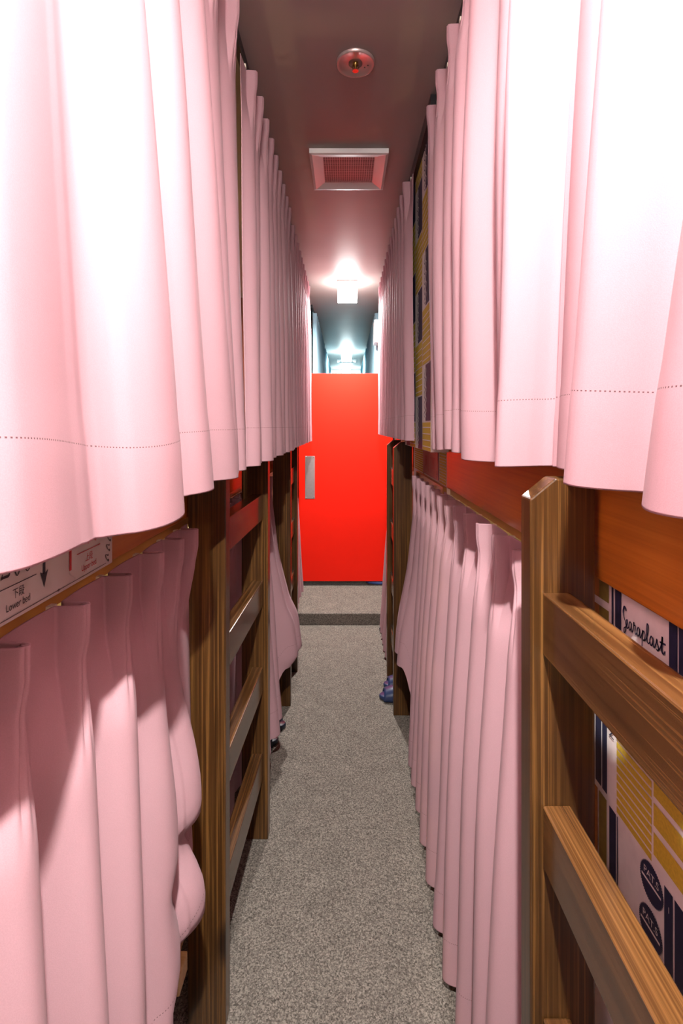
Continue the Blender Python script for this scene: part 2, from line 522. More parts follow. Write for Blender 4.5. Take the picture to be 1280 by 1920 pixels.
SCRIPT = [  # one flowing pen line reading Searaplast, unit width about 10.6
    [(0.95, 1.95, .20), (0.75, 2.25, .25), (0.4, 2.2, .25), (0.15, 1.7, .2), (0.3, 1.2, .12), (0.75, 0.75, .12), (0.95, 0.2, .12), (0.75, -0.35, .12),
     (0.45, -0.5, .12), (0.38, -0.1, .12), (0.7, 0.1, .12), (1.05, 0.3, .12), (1.35, 0.75, .13), (1.3, 1.05, .13), (1.08, 0.95, .13), (1.05, 0.45, .13), (1.3, 0.15, .12), (1.65, 0.4, .12)],
    [(2.35, 0.95, .13), (2.0, 1.05, .13), (1.7, 0.6, .13), (1.9, 0.15, .13), (2.25, 0.4, .13), (2.38, 1.0, .13), (2.38, 0.4, .13), (2.6, 0.15, .13),
     (2.9, 0.7, .12), (3.0, 1.3, .13), (3.05, 1.0, .13), (3.4, 1.0, .13), (3.3, 0.4, .13), (3.5, 0.15, .12), (3.8, 0.4, .12)],
    [(4.45, 0.95, .13), (4.1, 1.05, .13), (3.8, 0.6, .13), (4.0, 0.15, .13), (4.35, 0.4, .13), (4.5, 1.0, .13), (4.5, 0.4, .13), (4.7, 0.15, .12), (5.05, 0.7, .12), (5.15, 1.05, .13)],
    [(5.15, 1.1, .14), (5.1, 0.3, .14), (5.05, -0.75, .14)],
    [(5.1, 0.6, .13), (5.4, 1.05, .13), (5.75, 0.85, .13), (5.7, 0.3, .13), (5.35, 0.1, .13), (5.9, 0.3, .12), (6.4, 1.1, .13), (6.5, 1.9, .14), (6.25, 2.0, .14), (6.15, 1.2, .14), (6.3, 0.3, .14), (6.6, 0.15, .12), (6.9, 0.4, .12)],
    [(7.6, 0.95, .14), (7.2, 1.05, .14), (6.9, 0.6, .14), (7.1, 0.15, .14), (7.5, 0.4, .14), (7.65, 1.0, .14), (7.65, 0.4, .14), (7.9, 0.15, .13), (8.3, 0.7, .13), (8.5, 1.15, .16),
     (8.55, 0.8, .16), (8.85, 0.45, .16), (8.7, 0.1, .16), (8.35, 0.15, .15)],
    [(8.75, 0.15, .13), (9.2, 0.5, .13), (9.6, 1.3, .18), (9.65, 1.75, .2), (9.55, 0.8, .2), (9.6, 0.25, .2), (9.95, 0.2, .16), (10.3, 0.55, .14)],
    [(9.1, 1.1, .16), (9.7, 1.12, .18), (10.4, 1.2, .16)],
]


def script(ua, ub, zc, h):
    su = (ub - ua)/10.6
    for st in SCRIPT:
        put_stroke(bm, pl, [(ua + p[0]*su, zc + (p[1] - 0.8)*h, p[2]*h*1.12) for p in st], 0.001, 0.0011, NV, 6)


def badge(u, v, r, word):
    pts = []
    n = 56
    for i in range(n*2):
        rr = r*(1.0 if i % 2 == 0 else 0.93)
        pts.append((u + rr*math.cos(PI*i/n), v + rr*math.sin(PI*i/n)))
    put_poly(bm, pl, pts, 0.0010, NV)
    put_rect(bm, pl, u + 0.80*r, v - 0.10*r, u - 0.80*r, v + 0.02*r, 0.0014, P_)
    put_polys(bm, text_polys(word, r*0.52, -1.0), pl, 0.0014, P_, (u, v + 0.18*r))


# rows repeat up and down the panel; u runs along the aisle (larger = farther away)
rect(0.696, 0.735, 1.143, 1.20, OL); rect(0.722, 0.735, 1.143, 1.20, OC, .001)
rect(0.696, 0.735, 1.02, 1.132, OL); rect(0.722, 0.735, 1.02, 1.132, OC, .001)
rect(0.684, 0.689, 1.02, 1.20, NV)
rect(0.665, 0.680, 1.02, 1.20, NV)
script(0.661, 0.570, 1.135, 0.0118)
rect(0.552, 0.5665, 1.02, 1.20, NV)
rect(0.532, 0.550, 1.02, 1.20, NV)
rect(0.7165, 0.733, 0.877, 1.008, NV); rect(0.701, 0.714, 0.877, 1.008, NV); rect(0.736, 0.75, 0.877, 1.008, NV)
put_polys(bm, text_polys('NE', 0.017, -1.0, 'LEFT'), pl, 0.0011, NV, (0.683, 0.962), -PI/2)
k = 0.872
while k < 1.0:
    rect(0.599, 0.676, k, k + 0.0082, YL); k += 0.0108
k = 0.884
while k < 1.0:
    rect(0.45, 0.595, k, k + 0.0265, YL); k += 0.0344
rect(0.702, 0.723, 0.62, 0.868, OL); rect(0.727, 0.745, 0.62, 0.868, OC)
rect(0.678, 0.695, 0.62, 0.867, NV); rect(0.673, 0.6755, 0.62, 0.867, NV)
badge(0.599, 0.845, 0.0235, 'PAT.S')
badge(0.601, 0.791, 0.0235, 'PAT.S')
rect(0.560, 0.575, 0.62, 0.866, NV); rect(0.540, 0.557, 0.62, 0.866, NV)
put_polys(bm, text_polys('1', 0.010, -1.0), pl, 0.0014, P_, (0.566, 0.842))
# next rows down: the same print again
for dz in (-0.262, -0.524):
    rect(0.736, 0.75, 0.877+dz, 1.0+dz, NV); rect(0.7165, 0.733, 0.877+dz, 1.0+dz, NV); rect(0.701, 0.714, 0.877+dz, 1.0+dz, NV)
    script(0.690, 0.60, 0.80+dz*1.0+0.14, 0.0118)
    k = 0.70 + dz + 0.17
    while k < 0.99 + dz - 0.03:
        rect(0.45, 0.595, k, k + 0.0265, YL); k += 0.0344
# and towards the viewer
for du in (-0.25, -0.5):
    rect(0.684+du, 0.695+du, 0.1, 1.28, NV); rect(0.63+du, 0.66+du, 0.88, 1.01, YL); rect(0.60+du, 0.625+du, 0.1, 0.86, NV)
tag(from_bm('wall_right_near', bm, PAPER), 'cream, navy and yellow printed panel behind the near right ladder', None, None, ST)

# ------------------------------------------------------------------ red door
door = box('door_1', (-0.385, DOOR_Y, 0.119), (0.385, DOOR_Y + 0.032, 1.823), M['red_door'], None, 0.003)
tag(door, 'plain red swing door across the aisle, open above and below', None, None, ST)
bm = bmesh.new()
box_into(bm, (-0.332, DOOR_Y - 0.002, 0.796), (-0.253, DOOR_Y, 1.146))
plate = from_bm('push_plate', bm, M['steel'], door, bevel=0.0006)
plate['label'] = 'brushed steel push plate'
for sx in (-0.323, -0.262):
    for sz in (0.806, 1.136):
        bm = bmesh.new()
        lathe_into(bm, [(0, 0.0022), (0.003, 0.0018), (0.0042, 0), (0.0042, -0.001)], 12)
        bmesh.ops.rotate(bm, verts=bm.verts, cent=(0, 0, 0), matrix=Matrix.Rotation(PI/2, 3, 'X'))
        bmesh.ops.translate(bm, verts=bm.verts, vec=(sx, DOOR_Y - 0.0021, sz))
        from_bm('screw', bm, M['chrome'], plate, True)
for hz in (0.32, 1.62):
    bm = bmesh.new()
    lathe_into(bm, [(0, 0.05), (0.009, 0.05), (0.009, -0.05), (0, -0.05)], 12, c=(0.392, DOOR_Y + 0.016, hz))
    from_bm('hinge', bm, M['steel'], door, True)

# ------------------------------------------------------------------ ceiling fittings
def ceiling_light(y, mat, label, watts, col):
    t = empty('ceiling_light', (0.012, y, CEIL), label, 'ceiling light', 'cube ceiling lights along the aisle')
    w = 0.0725
    bm = bmesh.new(); box_into(bm, (-w, -w, -0.012), (w, w, -0.0005))
    from_bm('base_plate', bm, M['white_plastic'], t, bevel=0.002)
    bm = bmesh.new(); box_into(bm, (-w + .002, -w + .002, -0.130), (w - .002, w - .002, -0.0125))
    bm.normal_update()
    for f in bm.faces:
        if f.normal.z < -0.9: f.material_index = 1
    from_bm('diffuser', bm, mat, t, bevel=0.003)
    ld = bpy.data.lights.new('bulb', 'AREA')
    ld.shape = 'DISK'; ld.size = 0.045; ld.energy = watts; ld.color = col
    lo = bpy.data.objects.new('bulb', ld); COL.objects.link(lo)
    lo.parent = t; lo.location = (0, 0, -0.1315)
    return t

ceiling_light(-0.10, M['lamp_near'], 'white cube ceiling light just above the viewer', LAMP_NEAR[2], (1.0, 0.975, 0.945))
ceiling_light(3.70, M['lamp_door'], 'glowing white cube ceiling light in front of the red door', LAMP_DOOR[2], (1.0, 0.985, 0.965))
ceiling_light(7.10, M['lamp_blue'], 'small far cube ceiling light over the blue corridor', LAMP_BLUE[2], (0.80, 0.98, 1.0))
ceiling_light(9.02, M['lamp_blue'], 'farthest cube ceiling light, added to brighten the end wall, barely above the red door', LAMP_BLUE[2], (0.80, 0.98, 1.0))  # extra lamp added to brighten the far end wall


def vent(y, label):
    t = empty('ceiling_vent', (0.012, y, CEIL), label, 'ceiling vent', 'square ceiling vents')
    o, i = 0.150, 0.100
    bm = bmesh.new()
    # frame: outer skirt, chamfer sloping up into the opening
    rings = []
    for r, z in ((o, -0.0005), (o, -0.018), (o - 0.010, -0.020), (i, -0.008), (i, -0.0005)):
        rings.append([bm.verts.new((sx*r, sy*r, z)) for sx, sy in ((-1, -1), (1, -1), (1, 1), (-1, 1))])
    for a, b in zip(rings[:-1], rings[1:]):
        for k in range(4):
            bm.faces.new([a[k], b[k], b[(k+1) % 4], a[(k+1) % 4]])
    from_bm('frame', bm, M['white_plastic'], t)
    bm = bmesh.new()
    box_into(bm, (-i, -i, -0.0012), (i, i, -0.0006), 1)
    n = 22
    for k in range(n + 1):
        p = -i + 2*i*k/n
        box_into(bm, (p - 0.0011, -i, -0.0085), (p + 0.0011, i, -0.0076))
        box_into(bm, (-i, p - 0.0011, -0.0084), (i, p + 0.0011, -0.0075))
    from_bm('grille', bm, [M['grille_grey'], M['black_trim']], t)

vent(2.06, 'square white ceiling vent with fine square mesh, nearest the viewer')
vent(8.05, 'far white ceiling vent beyond the small light in the blue corridor')

t = empty('fire_sprinkler', (0.028, 1.46, CEIL), 'round concealed sprinkler disc on the ceiling in front of the vent', 'sprinkler')
bm = bmesh.new()
lathe_into(bm, [(0.020, -0.004), (0.046, -0.005), (0.052, -0.0085), (0.055, -0.007), (0.0555, -0.0005)], 64)
from_bm('cover_ring', bm, M['satin'], t, True)
bm = bmesh.new()
lathe_into(bm, [(0, -0.0015), (0.0205, -0.0015), (0.0205, -0.0045)], 40)
from_bm('recess', bm, M['satin'], t, True)
bm = bmesh.new()
lathe_into(bm, [(0.008, -0.002), (0.008, -0.010), (0.003, -0.012), (0.003, -0.024), (0, -0.024)], 20)
for s in (-1, 1):
    tube_into(bm, [(s*0.007, 0, -0.008), (s*0.010, 0, -0.014), (s*0.006, 0, -0.021), (0, 0, -0.023)], 0.0014, 8)
from_bm('nozzle', bm, M['brass'], t)
bm = bmesh.new()
pts = []
for k in range(24):
    r = 0.0105 if k % 2 else 0.0075
    pts.append((r*math.cos(2*PI*k/24), r*math.sin(2*PI*k/24)))
prism_into(bm, pts, 'z', -0.0255, -0.0245)
from_bm('deflector', bm, M['chrome'], t)
for (x, y) in ((0.018, 0.012), (0.024, 0.005)):
    bm = bmesh.new()
    lathe_into(bm, [(0, -0.0060), (0.0022, -0.0056), (0.0022, -0.003)], 10, c=(x*1.5, y*1.2, 0))
    from_bm('rivet', bm, M['grey_ink'], t)

# white box on the right wall beyond the door
t = empty('wall_sign_box', (0.40, 4.26, 2.05), 'white box mounted high on the right wall just past the red door', 'wall box')
bm = bmesh.new(); box_into(bm, (-0.165, -0.09, 0.03), (-0.02, 0.09, 0.22))
from_bm('housing', bm, M['white_plastic'], t, bevel=0.006)
bm = bmesh.new(); box_into(bm, (-0.0195, -0.05, 0.06), (0.0, 0.05, 0.19))
from_bm('bracket', bm, M['steel'], t, bevel=0.002)

# ------------------------------------------------------------------ bunks
BX = {-1: 0.368, 1: 0.350}      # face of the side boards
BOARD_Z0, BOARD_Z1 = 1.174, 1.385


def bunk(side, y0, y1, label, rail=True, paper_y=None):
    s = side
    bx = BX[s]
    t = empty('bunk_bed', (s*0.9, (y0 + y1)/2, 0.0), label, 'bunk bed', 'built in bunk beds along the aisle')
    ox, oy = s*0.9, (y0 + y1)/2

    def B(name, xa, xb, ya, yb, za, zb, mat, bevel=0.002):
        return box(name, (s*xa - ox, ya - oy, za), (s*xb - ox, yb - oy, zb), mat, t, bevel)
    B('side_board', bx, bx + 0.026, y0, y1, BOARD_Z0, BOARD_Z1, M['board'])
    B('upper_deck', bx + 0.027, 1.36, y0, y1, 1.19, 1.215, M['pale_wood'], 0)
    B('upper_mattress', bx + 0.035, 1.35, y0 + .02, y1 - .02, 1.216, 1.33, M['mattress'], 0.02)
    ry0 = y0 if paper_y is None else paper_y
    lr = bx + (0.014 if s < 0 else 0.045)
    B('lower_rail', lr, lr + 0.026, ry0, y1, 0.17, 0.28, M['board'])
    B('lower_deck', bx + 0.074, 1.36, ry0, y1, 0.285, 0.31, M['pale_wood'], 0)
    B('lower_mattress', bx + 0.085, 1.35, ry0 + .02, y1 - .02, 0.311, 0.41, M['mattress'], 0.02)
    if s < 0 and y0 < 0: B('slat', 0.338, 0.381, 1.03, 1.085, 0.225, 0.265, M['pale_wood'], 0.003)
    n = 0
    y = ry0 + 0.12
    while y < y1 - 0.05:
        B('slat', bx + 0.08, 1.2, y, y + 0.05, 0.235, 0.283, M['pale_wood'], 0.002)
        y += 0.44
    return t

bunk(-1, -0.65, 1.43, 'orange varnished bunk on the left nearest the viewer, behind the numbered sign')
bunk(-1, 1.47, 3.50, 'varnished bunk on the left past the first ladder')
bunk(1, -0.42, 1.76, 'orange varnished bunk on the right whose side board passes behind the near ladder', paper_y=0.79)
bunk(1, 2.64, 3.50, 'varnished bunk on the right farther along, beyond the wallpapered strip')

# warm reading lamps inside the bunks light the gaps above and below the curtain tops
def reading_lamp(x, y, z, label):
    t = empty('reading_lamp', (x, y, z), label, 'reading lamp', 'reading lamps inside the bunks')
    bm = bmesh.new()
    lathe_into(bm, [(0, 0.035), (0.018, 0.032), (0.03, 0.0), (0.028, 0.0), (0.016, 0.030), (0, 0.032)], 20)
    from_bm('lamp_shade', bm, M['white_plastic'], t, True)
    bm = bmesh.new(); tube_into(bm, [(0, 0, 0.03), (math.copysign(0.035, x), 0, 0.045), (math.copysign(0.0705, x), 0, 0.045)], 0.006, 10)
    from_bm('arm', bm, M['white_plastic'], t)
    ld = bpy.data.lights.new('reading_light', 'POINT')
    ld.energy = READING_W; ld.color = (1.0, 0.78, 0.42); ld.shadow_soft_size = 0.02
    lo = bpy.data.objects.new('reading_light', ld); COL.objects.link(lo)
    lo.parent = t; lo.location = (0, 0, -0.03)

reading_lamp(-1.30, 1.30, 2.05, 'reading lamp on the wall inside the near left upper bunk')
reading_lamp(-1.30, 2.45, 2.05, 'reading lamp on the wall inside the second left upper bunk')
reading_lamp(1.30, 1.05, 2.05, 'reading lamp on the wall inside the near right upper bunk')
reading_lamp(-1.30, 0.80, 0.98, 'reading lamp on the wall inside the near left lower bunk')
reading_lamp(1.30, 1.30, 0.98, 'reading lamp on the wall inside the near right lower bunk')

# ------------------------------------------------------------------ curtain tracks
def track(x, y0, y1, z0, z1, w, mat, label, group):
    o = box('curtain_track', (x - w/2, y0, z0), (x + w/2, y1, z1), mat, None, 0.001)
    return tag(o, label, 'curtain track', group)

track(-0.292, -0.65, 3.72, 2.405, CEIL - 0.0005, 0.018, M['black_trim'], 'long black curtain track on the ceiling along the left bunks', 'curtain tracks')
track(0.296, -0.45, 1.69, 2.405, CEIL - 0.0005, 0.018, M['black_trim'], 'black curtain track on the ceiling along the near right bunk', 'curtain tracks')
o = box('trim_1', (0.268, 1.60, 2.385), (0.2845, 3.72, CEIL - 0.0005), M['black_trim'])
tag(o, 'black ceiling edge trim above the right wallpaper', None, None, ST)
track(-0.392, -0.60, 3.48, 1.150, 1.1735, 0.020, M['gold'], 'brass edged curtain track under the left bunk boards', 'curtain tracks')
track(0.372, 0.79, 1.755, 1.150, 1.1735, 0.020, M['gold'], 'brass edged curtain track under the near right bunk board', 'curtain tracks')
track(0.3465, 1.77, 2.44, 1.150, 1.1735, 0.016, M['gold'], 'brass edged curtain track under the small sign on the right', 'curtain tracks')
track(0.362, 2.66, 3.50, 1.150, 1.1735, 0.016, M['gold'], 'brass edged curtain track under the far right bunk board', 'curtain tracks')

# ------------------------------------------------------------------ curtains
def ss(a, b, x):
    t = np.clip((x - a)/(b - a), 0, 1)
    return t*t*(3 - 2*t)


def curtain(name, label, group, side, ends, crests, z_top, hem, x_top, x_bot, mat=None, ext=None, seed=1,
            cols=30, header=0.075, fin=0.026, hooks=True, belly=None, hem_x=0.0):
    """pinch pleated curtain hanging along y.  crests: (y at top, y at hem, depth, lean) from near to far;
    hem(y): height of the bottom edge; x_top/x_bot: distance of the cloth from the aisle centre line."""
    rs = np.random.RandomState(seed)
    crests = sorted(crests, key=lambda c: c[0])
    n = len(crests)
    yt = np.array([c[0] for c in crests]); yb = np.array([c[1] for c in crests])
    am = np.array([c[2] for c in crests]); ln = np.array([c[3] for c in crests])
    (e0t, e0b), (e1t, e1b) = ends
    # columns, denser at the pleats
    f = np.unique(np.concatenate([np.linspace(-0.5, 0.5, cols), np.linspace(-0.2, 0.2, 17)]))[:-1]
    phi = np.concatenate([k + f for k in range(n)] + [[n - 0.5]])
    k = np.clip(np.floor(phi + 0.5).astype(int), 0, n - 1)
    fr = phi - k
    # rows: distance below the top, fine at header and at the hem
    tn = np.concatenate([[0, 0.002], np.linspace(0.006, 0.10, 12), np.linspace(0.10, 0.28, 12)[1:], np.linspace(0.28, 1.0, 26)[1:-1], [0.992, 0.998, 1.0]])
    def knots(yc, a, b):
        half_l = np.empty(n); half_r = np.empty(n)
        for i in range(n):
            half_l[i] = (yc[i] - yc[i-1])/2 if i else yc[0] - a
            half_r[i] = (yc[i+1] - yc[i])/2 if i < n-1 else b - yc[-1]
        return half_l, half_r
    lt, rt = knots(yt, e0t, e1t); lb, rb = knots(yb, e0b, e1b)
    span_t = np.where(fr < 0, lt[k], rt[k]); span_b = np.where(fr < 0, lb[k], rb[k])
    af = np.abs(fr); sg = np.sign(fr)
    fw = 0.0075
    y_pin = yt[k] + sg*np.where(af < 0.2, af/0.2*fw, fw + (af - 0.2)/0.3*(span_t - fw))
    y_top_plain = yt[k] + 2*fr*span_t
    y_bot = yb[k] + 2*fr*span_b
    am_phi = np.interp(phi, np.arange(n), am); ln_phi = np.interp(phi, np.arange(n), ln)
    am_phi = np.where(af < 0.35, am[k], am_phi)
    w_fold = np.power(0.5 + 0.5*np.cos(2*PI*fr), 0.65)
    q = np.clip(af/0.2, 0, 1)
    w_fin = np.where(af < 0.2, (1 - q**6) + 0.16*np.cos(3*PI*q)*(1 - q**4), 0.0)
    w_fin = np.where(af >= 0.2, -0.10*np.sin(PI*(af - 0.2)/0.6), w_fin)
    wob = rs.rand(n, 4)
    rows_v = []
    H = len(tn)
    Z = np.zeros((H, len(phi))); X = np.zeros_like(Z); Y = np.zeros_like(Z); V = np.zeros_like(Z)
    for r, t in enumerate(tn):
        ym = y_top_plain*(1 - t) + y_bot*t
        zh = np.array([hem(v) for v in y_bot])
        L = z_top - zh
        dist = t*L
        z = z_top - dist
        b = ss(header*0.75, header + 0.13, dist)           # 0 pinched ... 1 open folds
        tt = ss(0.0, 1.0, np.clip((dist - header)/(L - header), 0, 1))
        tl = np.clip((dist - header)/(L - header), 0, 1)
        yfold = y_top_plain*(1 - tl) + y_bot*tl
        y = y_pin*(1 - b) + yfold*b
        grow = 0.75 + 0.25*ss(0.0, 0.5, tl)
        fold = w_fold*am_phi*grow
        neck = 1 - 0.15*ss(header*0.4, header, dist)
        disp = fin*w_fin*neck*(1 - b) + fold*b
        xt = x_top if not callable(x_top) else np.array([x_top(v) for v in ym])
        xb = x_bot if not callable(x_bot) else np.array([x_bot(v) for v in ym])
        xm = xt*(1 - tl) + xb*tl
        if belly is not None: xm = xm - belly*np.sin(PI*tl)
        if ext is not None: disp = disp + ext(y_bot, z)
        y = y - ln_phi*fold*b
        y = y + 0.006*np.sin(3.1*tl + 6*wob[k, 0])*b*tl
        disp = disp + 0.004*np.sin(5*tl + 6*wob[k, 1])*b*tl
        above = (z - zh)
        disp = disp + 0.0012*ss(0.104, 0.097, above) if False else disp + np.where(above < 0.10, 0.0012, 0.0)
        z = z - hem_x*w_fold*am_phi*tl**6
        X[r] = side*(xm - disp); Y[r] = y; Z[r] = z; V[r] = above
    # arc length along the hem for the stitches
    d = np.sqrt(np.diff(X[-1])**2 + np.diff(Y[-1])**2)
    U = np.concatenate([[0], np.cumsum(d)])
    nc = len(phi)
    co = np.stack([X, Y, Z], -1).reshape(-1, 3)
    idx = np.arange(H*nc).reshape(H, nc)
    a, b2, c, dd = idx[:-1, :-1].ravel(), idx[:-1, 1:].ravel(), idx[1:, 1:].ravel(), idx[1:, :-1].ravel()
    faces = np.stack([a, b2, c, dd], 1) if side < 0 else np.stack([a, dd, c, b2], 1)
    me = bpy.data.meshes.new(name)
    me.from_pydata(co.tolist(), [], faces.tolist())
    uvl = me.uv_layers.new(name='cloth')
    li = np.empty(len(me.loops), dtype=np.int32)
    me.loops.foreach_get('vertex_index', li)
    uv = np.stack([U[li % nc], V.reshape(-1)[li]], 1)
    uvl.data.foreach_set('uv', uv.ravel().astype(np.float32))
    o = link(name, me, mat or M['pink'], None, True)
    so = o.modifiers.new('thickness', 'SOLIDIFY'); so.thickness = 0.0018; so.offset = -1
    tag(o, label, 'curtain', group)
    if hooks:
        for i in range(n):
            if yt[i] < 0.30: continue
            bm = bmesh.new()
            low = z_top < 1.5
            xh = side*((x_top if not callable(x_top) else x_top(yt[i])) + 0.004)
            zt = z_top - (0.022 if low else 0.0)
            if low: xh += side*0.004
            box_into(bm, (xh - 0.0035, yt[i] - 0.006, zt + 0.006), (xh + 0.0035, yt[i] + 0.006, zt + 0.020))
            tube_into(bm, [(xh, yt[i] - 0.004, zt + 0.008), (xh - side*0.004, yt[i] - 0.006, zt - 0.004), (xh, yt[i], zt - 0.016),
                           (xh + side*0.002, yt[i] + 0.005, zt - 0.004), (xh, yt[i] + 0.004, zt + 0.008)], 0.0016, 6)
            from_bm('hook', bm, M['nylon'], o)
    return o


def even(y0, y1, n):
    return [y0 + (y1 - y0)*(i + 0.5)/n for i in range(n)]


def mk(tops, bots, amp, lean):
    return [(a, b, amp if not isinstance(amp, (list, tuple)) else amp[i], lean if not isinstance(lean, (list, tuple)) else lean[i])
            for i, (a, b) in enumerate(zip(tops, bots))]

GU = 'pink curtains of the upper bunks'
GL = 'pink curtains of the lower bunks'
rs = np.random.RandomState(3)


def jitter(v, s):
    return [a + s*(rs.rand()*2 - 1) for a in v]

ZU = 2.385
# --- left upper, nearest the viewer
bots = [-0.42, -0.22, 0.0, 0.13, 0.27, 0.41, 0.700, 0.88, 1.07, 1.16, 1.245]
tops = even(-0.6, 1.27, len(bots))
amps = [.04, .04, .03, .02, .020, .028, .048, .040, .040, .02, .02]
curtain('curtain', 'bright pink upper curtain at left nearest the viewer, above the numbered sign', GU, -1, ((-0.6, -0.55), (1.285, 1.288)),
        mk(tops, bots, amps, 0.55), ZU, lambda y: 1.280 - 0.018*math.exp(-((y - 0.62)/0.15)**2), 0.280, 0.270, seed=2)
# --- left upper, second and third
tops = even(1.372, 2.37, 9)
bots = jitter([1.345, 1.43, 1.56, 1.70, 1.83, 1.96, 2.08, 2.2, 2.31], 0.012)
curtain('curtain', 'pink upper curtain at left above the second half of the first ladder', GU, -1, ((1.355, 1.296), (2.42, 2.435)),
        mk(tops, bots, [.03, .02, .035, .03, .03, .03, .035, .03, .03], 0.4), ZU, lambda y: 1.283, 0.280, 0.261, seed=4)
tops = even(2.46, 3.66, 10)
bots = jitter(even(2.46, 3.66, 10), 0.015)
curtain('curtain', 'pink upper curtain at left farthest away, next to the red door', GU, -1, ((2.45, 2.46), (3.67, 3.67)),
        mk(tops, bots, .045, 0.4), ZU, lambda y: 1.283, 0.285, 0.290, seed=6)
# --- right upper
bots = [-0.25, 0.0, 0.22, 0.435, 0.595, 0.70, 0.82, 0.90, 1.09, 1.22, 1.34, 1.48, 1.58]
tops = even(-0.4, 1.66, len(bots))
amps = [.06, .06, .06, .06, .075, .02, .08, .05, .07, .06, .05, .05, .04]
curtain('curtain', 'large bright pink upper curtain at right hanging over the near ladder', GU, 1, ((-0.42, -0.4), (1.665, 1.63)),
        mk(tops, bots, amps, 0.5), ZU, lambda y: 1.322 + 0.006*math.sin(y*11), 0.283, 0.312, seed=8)
tops = even(2.0, 3.66, 14)
bots = jitter([2.04 + 1.6*(i/13.0)**0.95 for i in range(14)], 0.02)
curtain('curtain', 'pink upper curtain at right beyond the wallpapered strip, reaching to the red door', GU, 1, ((1.985, 1.99), (3.68, 3.68)),
        mk(tops, bots, .034, 0.4), 2.378, lambda y: 1.330, 0.262, 0.268, seed=10)

# --- left lower, nearest
def hemA(y):
    return 0.035 + 0.32*float(ss(0.72, 0.80, y)) + 0.09*float(ss(0.82, 1.12, y))


def extA(y, z):
    g = ss(0.80, 0.93, y)
    g = g*ss(1.13, 0.98, y)
    out = 0.040*ss(0.95, 0.68, z)*ss(0.60, 0.655, z)          # pouch hanging over a tuck
    low = 0.045*ss(0.62, 0.50, z)*ss(0.42, 0.47, z)
    return g*(out + low)

bots = [0.25, 0.37, 0.49, 0.60, 0.70, 0.83, 0.98, 1.085]
tops = [0.27, 0.39, 0.51, 0.63, 0.755, 0.885, 0.995, 1.09]
curtain('curtain', 'pink lower curtain at left below the numbered sign, one corner tucked up', GL, -1, ((0.20, 0.18), (1.150, 1.155)),
        mk(tops, bots, [.062, .062, .062, .062, .062, .050, .034, .015], [.35]*8), 1.166, hemA,
        0.358, lambda y: 0.326 + 0.028*float(ss(0.80, 1.02, y)), ext=extA, seed=12, cols=40, fin=0.034)


def hemB(y):
    return 0.15 + 0.16*float(ss(2.18, 2.26, y)) if y > 1.7 else 0.06


def extB(y, z):
    g = ss(2.20, 2.32, y)
    return g*(0.05*ss(0.85, 0.45, z)*ss(0.30, 0.36, z) + 0.02*ss(0.6, 0.5, z))

tops = even(1.5, 2.46, 8)
bots = [1.55, 1.66, 1.78, 1.92, 2.05, 2.16, 2.28, 2.39]
curtain('curtain', 'pink lower curtain at left between the first and second ladders, bunched up at its end', GL, -1, ((1.49, 1.50), (2.47, 2.46)),
        mk(tops, bots, [.006, .006, .012, .030, .04, .04, .04, .035], 0.3), 1.150, hemB,
        0.377, lambda y: 0.374 - 0.064*float(ss(1.72, 1.95, y)), ext=extB, seed=14)
tops = even(2.95, 3.46, 5)
curtain('curtain', 'pink lower curtain at left just past the second ladder, before the door', GL, -1, ((2.93, 2.93), (3.48, 3.48)),
        mk(tops, jitter(tops, .01), .035, 0.3), 1.160, lambda y: 0.28, 0.358, 0.325, seed=16)

# --- right lower
def hemR(y):
    return 0.030 + 0.33*float(ss(2.08, 2.17, y))

bots = [0.79, 0.92, 1.03, 1.15, 1.27, 1.40, 1.55, 1.69, 1.83, 1.94, 2.05, 2.20, 2.33]
tops = even(0.74, 2.40, 13)
curtain('curtain', 'long pink lower curtain at right falling to the carpet past the near ladder', GL, 1, ((0.742, 0.745), (2.41, 2.42)),
        mk(tops, bots, [.045, .055, .055, .055, .06, .055, .06, .055, .05, .045, .04, .03, .03], 0.45), 1.160, hemR,
        lambda y: 0.341, lambda y: 0.298 - 0.01*float(ss(1.9, 2.3, y)),
        ext=lambda y, z: ss(2.1, 2.2, y)*0.035*ss(0.8, 0.45, z), seed=18, cols=34, fin=0.030)
tops = even(2.92, 3.46, 6)
curtain('curtain', 'narrow pink lower curtain at right between the second ladder and the door', GL, 1, ((2.90, 2.90), (3.48, 3.50)),
        mk(tops, jitter(tops, .01), .035, 0.3), 1.160, lambda y: 0.045, 0.341, 0.262, seed=20)

# --- blue corridor beyond the door
GB = 'blue curtains beyond the red door'
for s, lab in ((-1, 'left'), (1, 'right')):
    for (a, b, n, q) in ((4.40, 6.2, 14, 'nearer'), (6.4, 9.3, 18, 'farther')):
        tops = even(a, b, n)
        curtain('curtain', '%s pale blue curtain on the %s beyond the red door' % (q, lab), GB, s, ((a, a), (b, b)),
                mk(tops, jitter(tops, .01), .04, 0.3), 2.385, lambda y: 1.30, 0.285, 0.290, M['blue'], seed=30 + n, cols=14, hooks=False)
    x = s*0.296
    track(x, 4.36, 9.4, 2.405, CEIL - 0.0005, 0.018, M['black_trim'], 'far curtain track on the %s in the blue corridor' % lab, 'curtain tracks')
    o = box('trim_bunk_front', (s*0.36, 4.36, STEP_H), (s*0.38, 9.4, 1.385), M['board'])
    tag(o, 'varnished bunk fronts along the %s of the blue corridor' % lab, None, None, ST)

# ------------------------------------------------------------------ ladders
RS = 0.29
GLAD = 'dark stained bunk ladders'


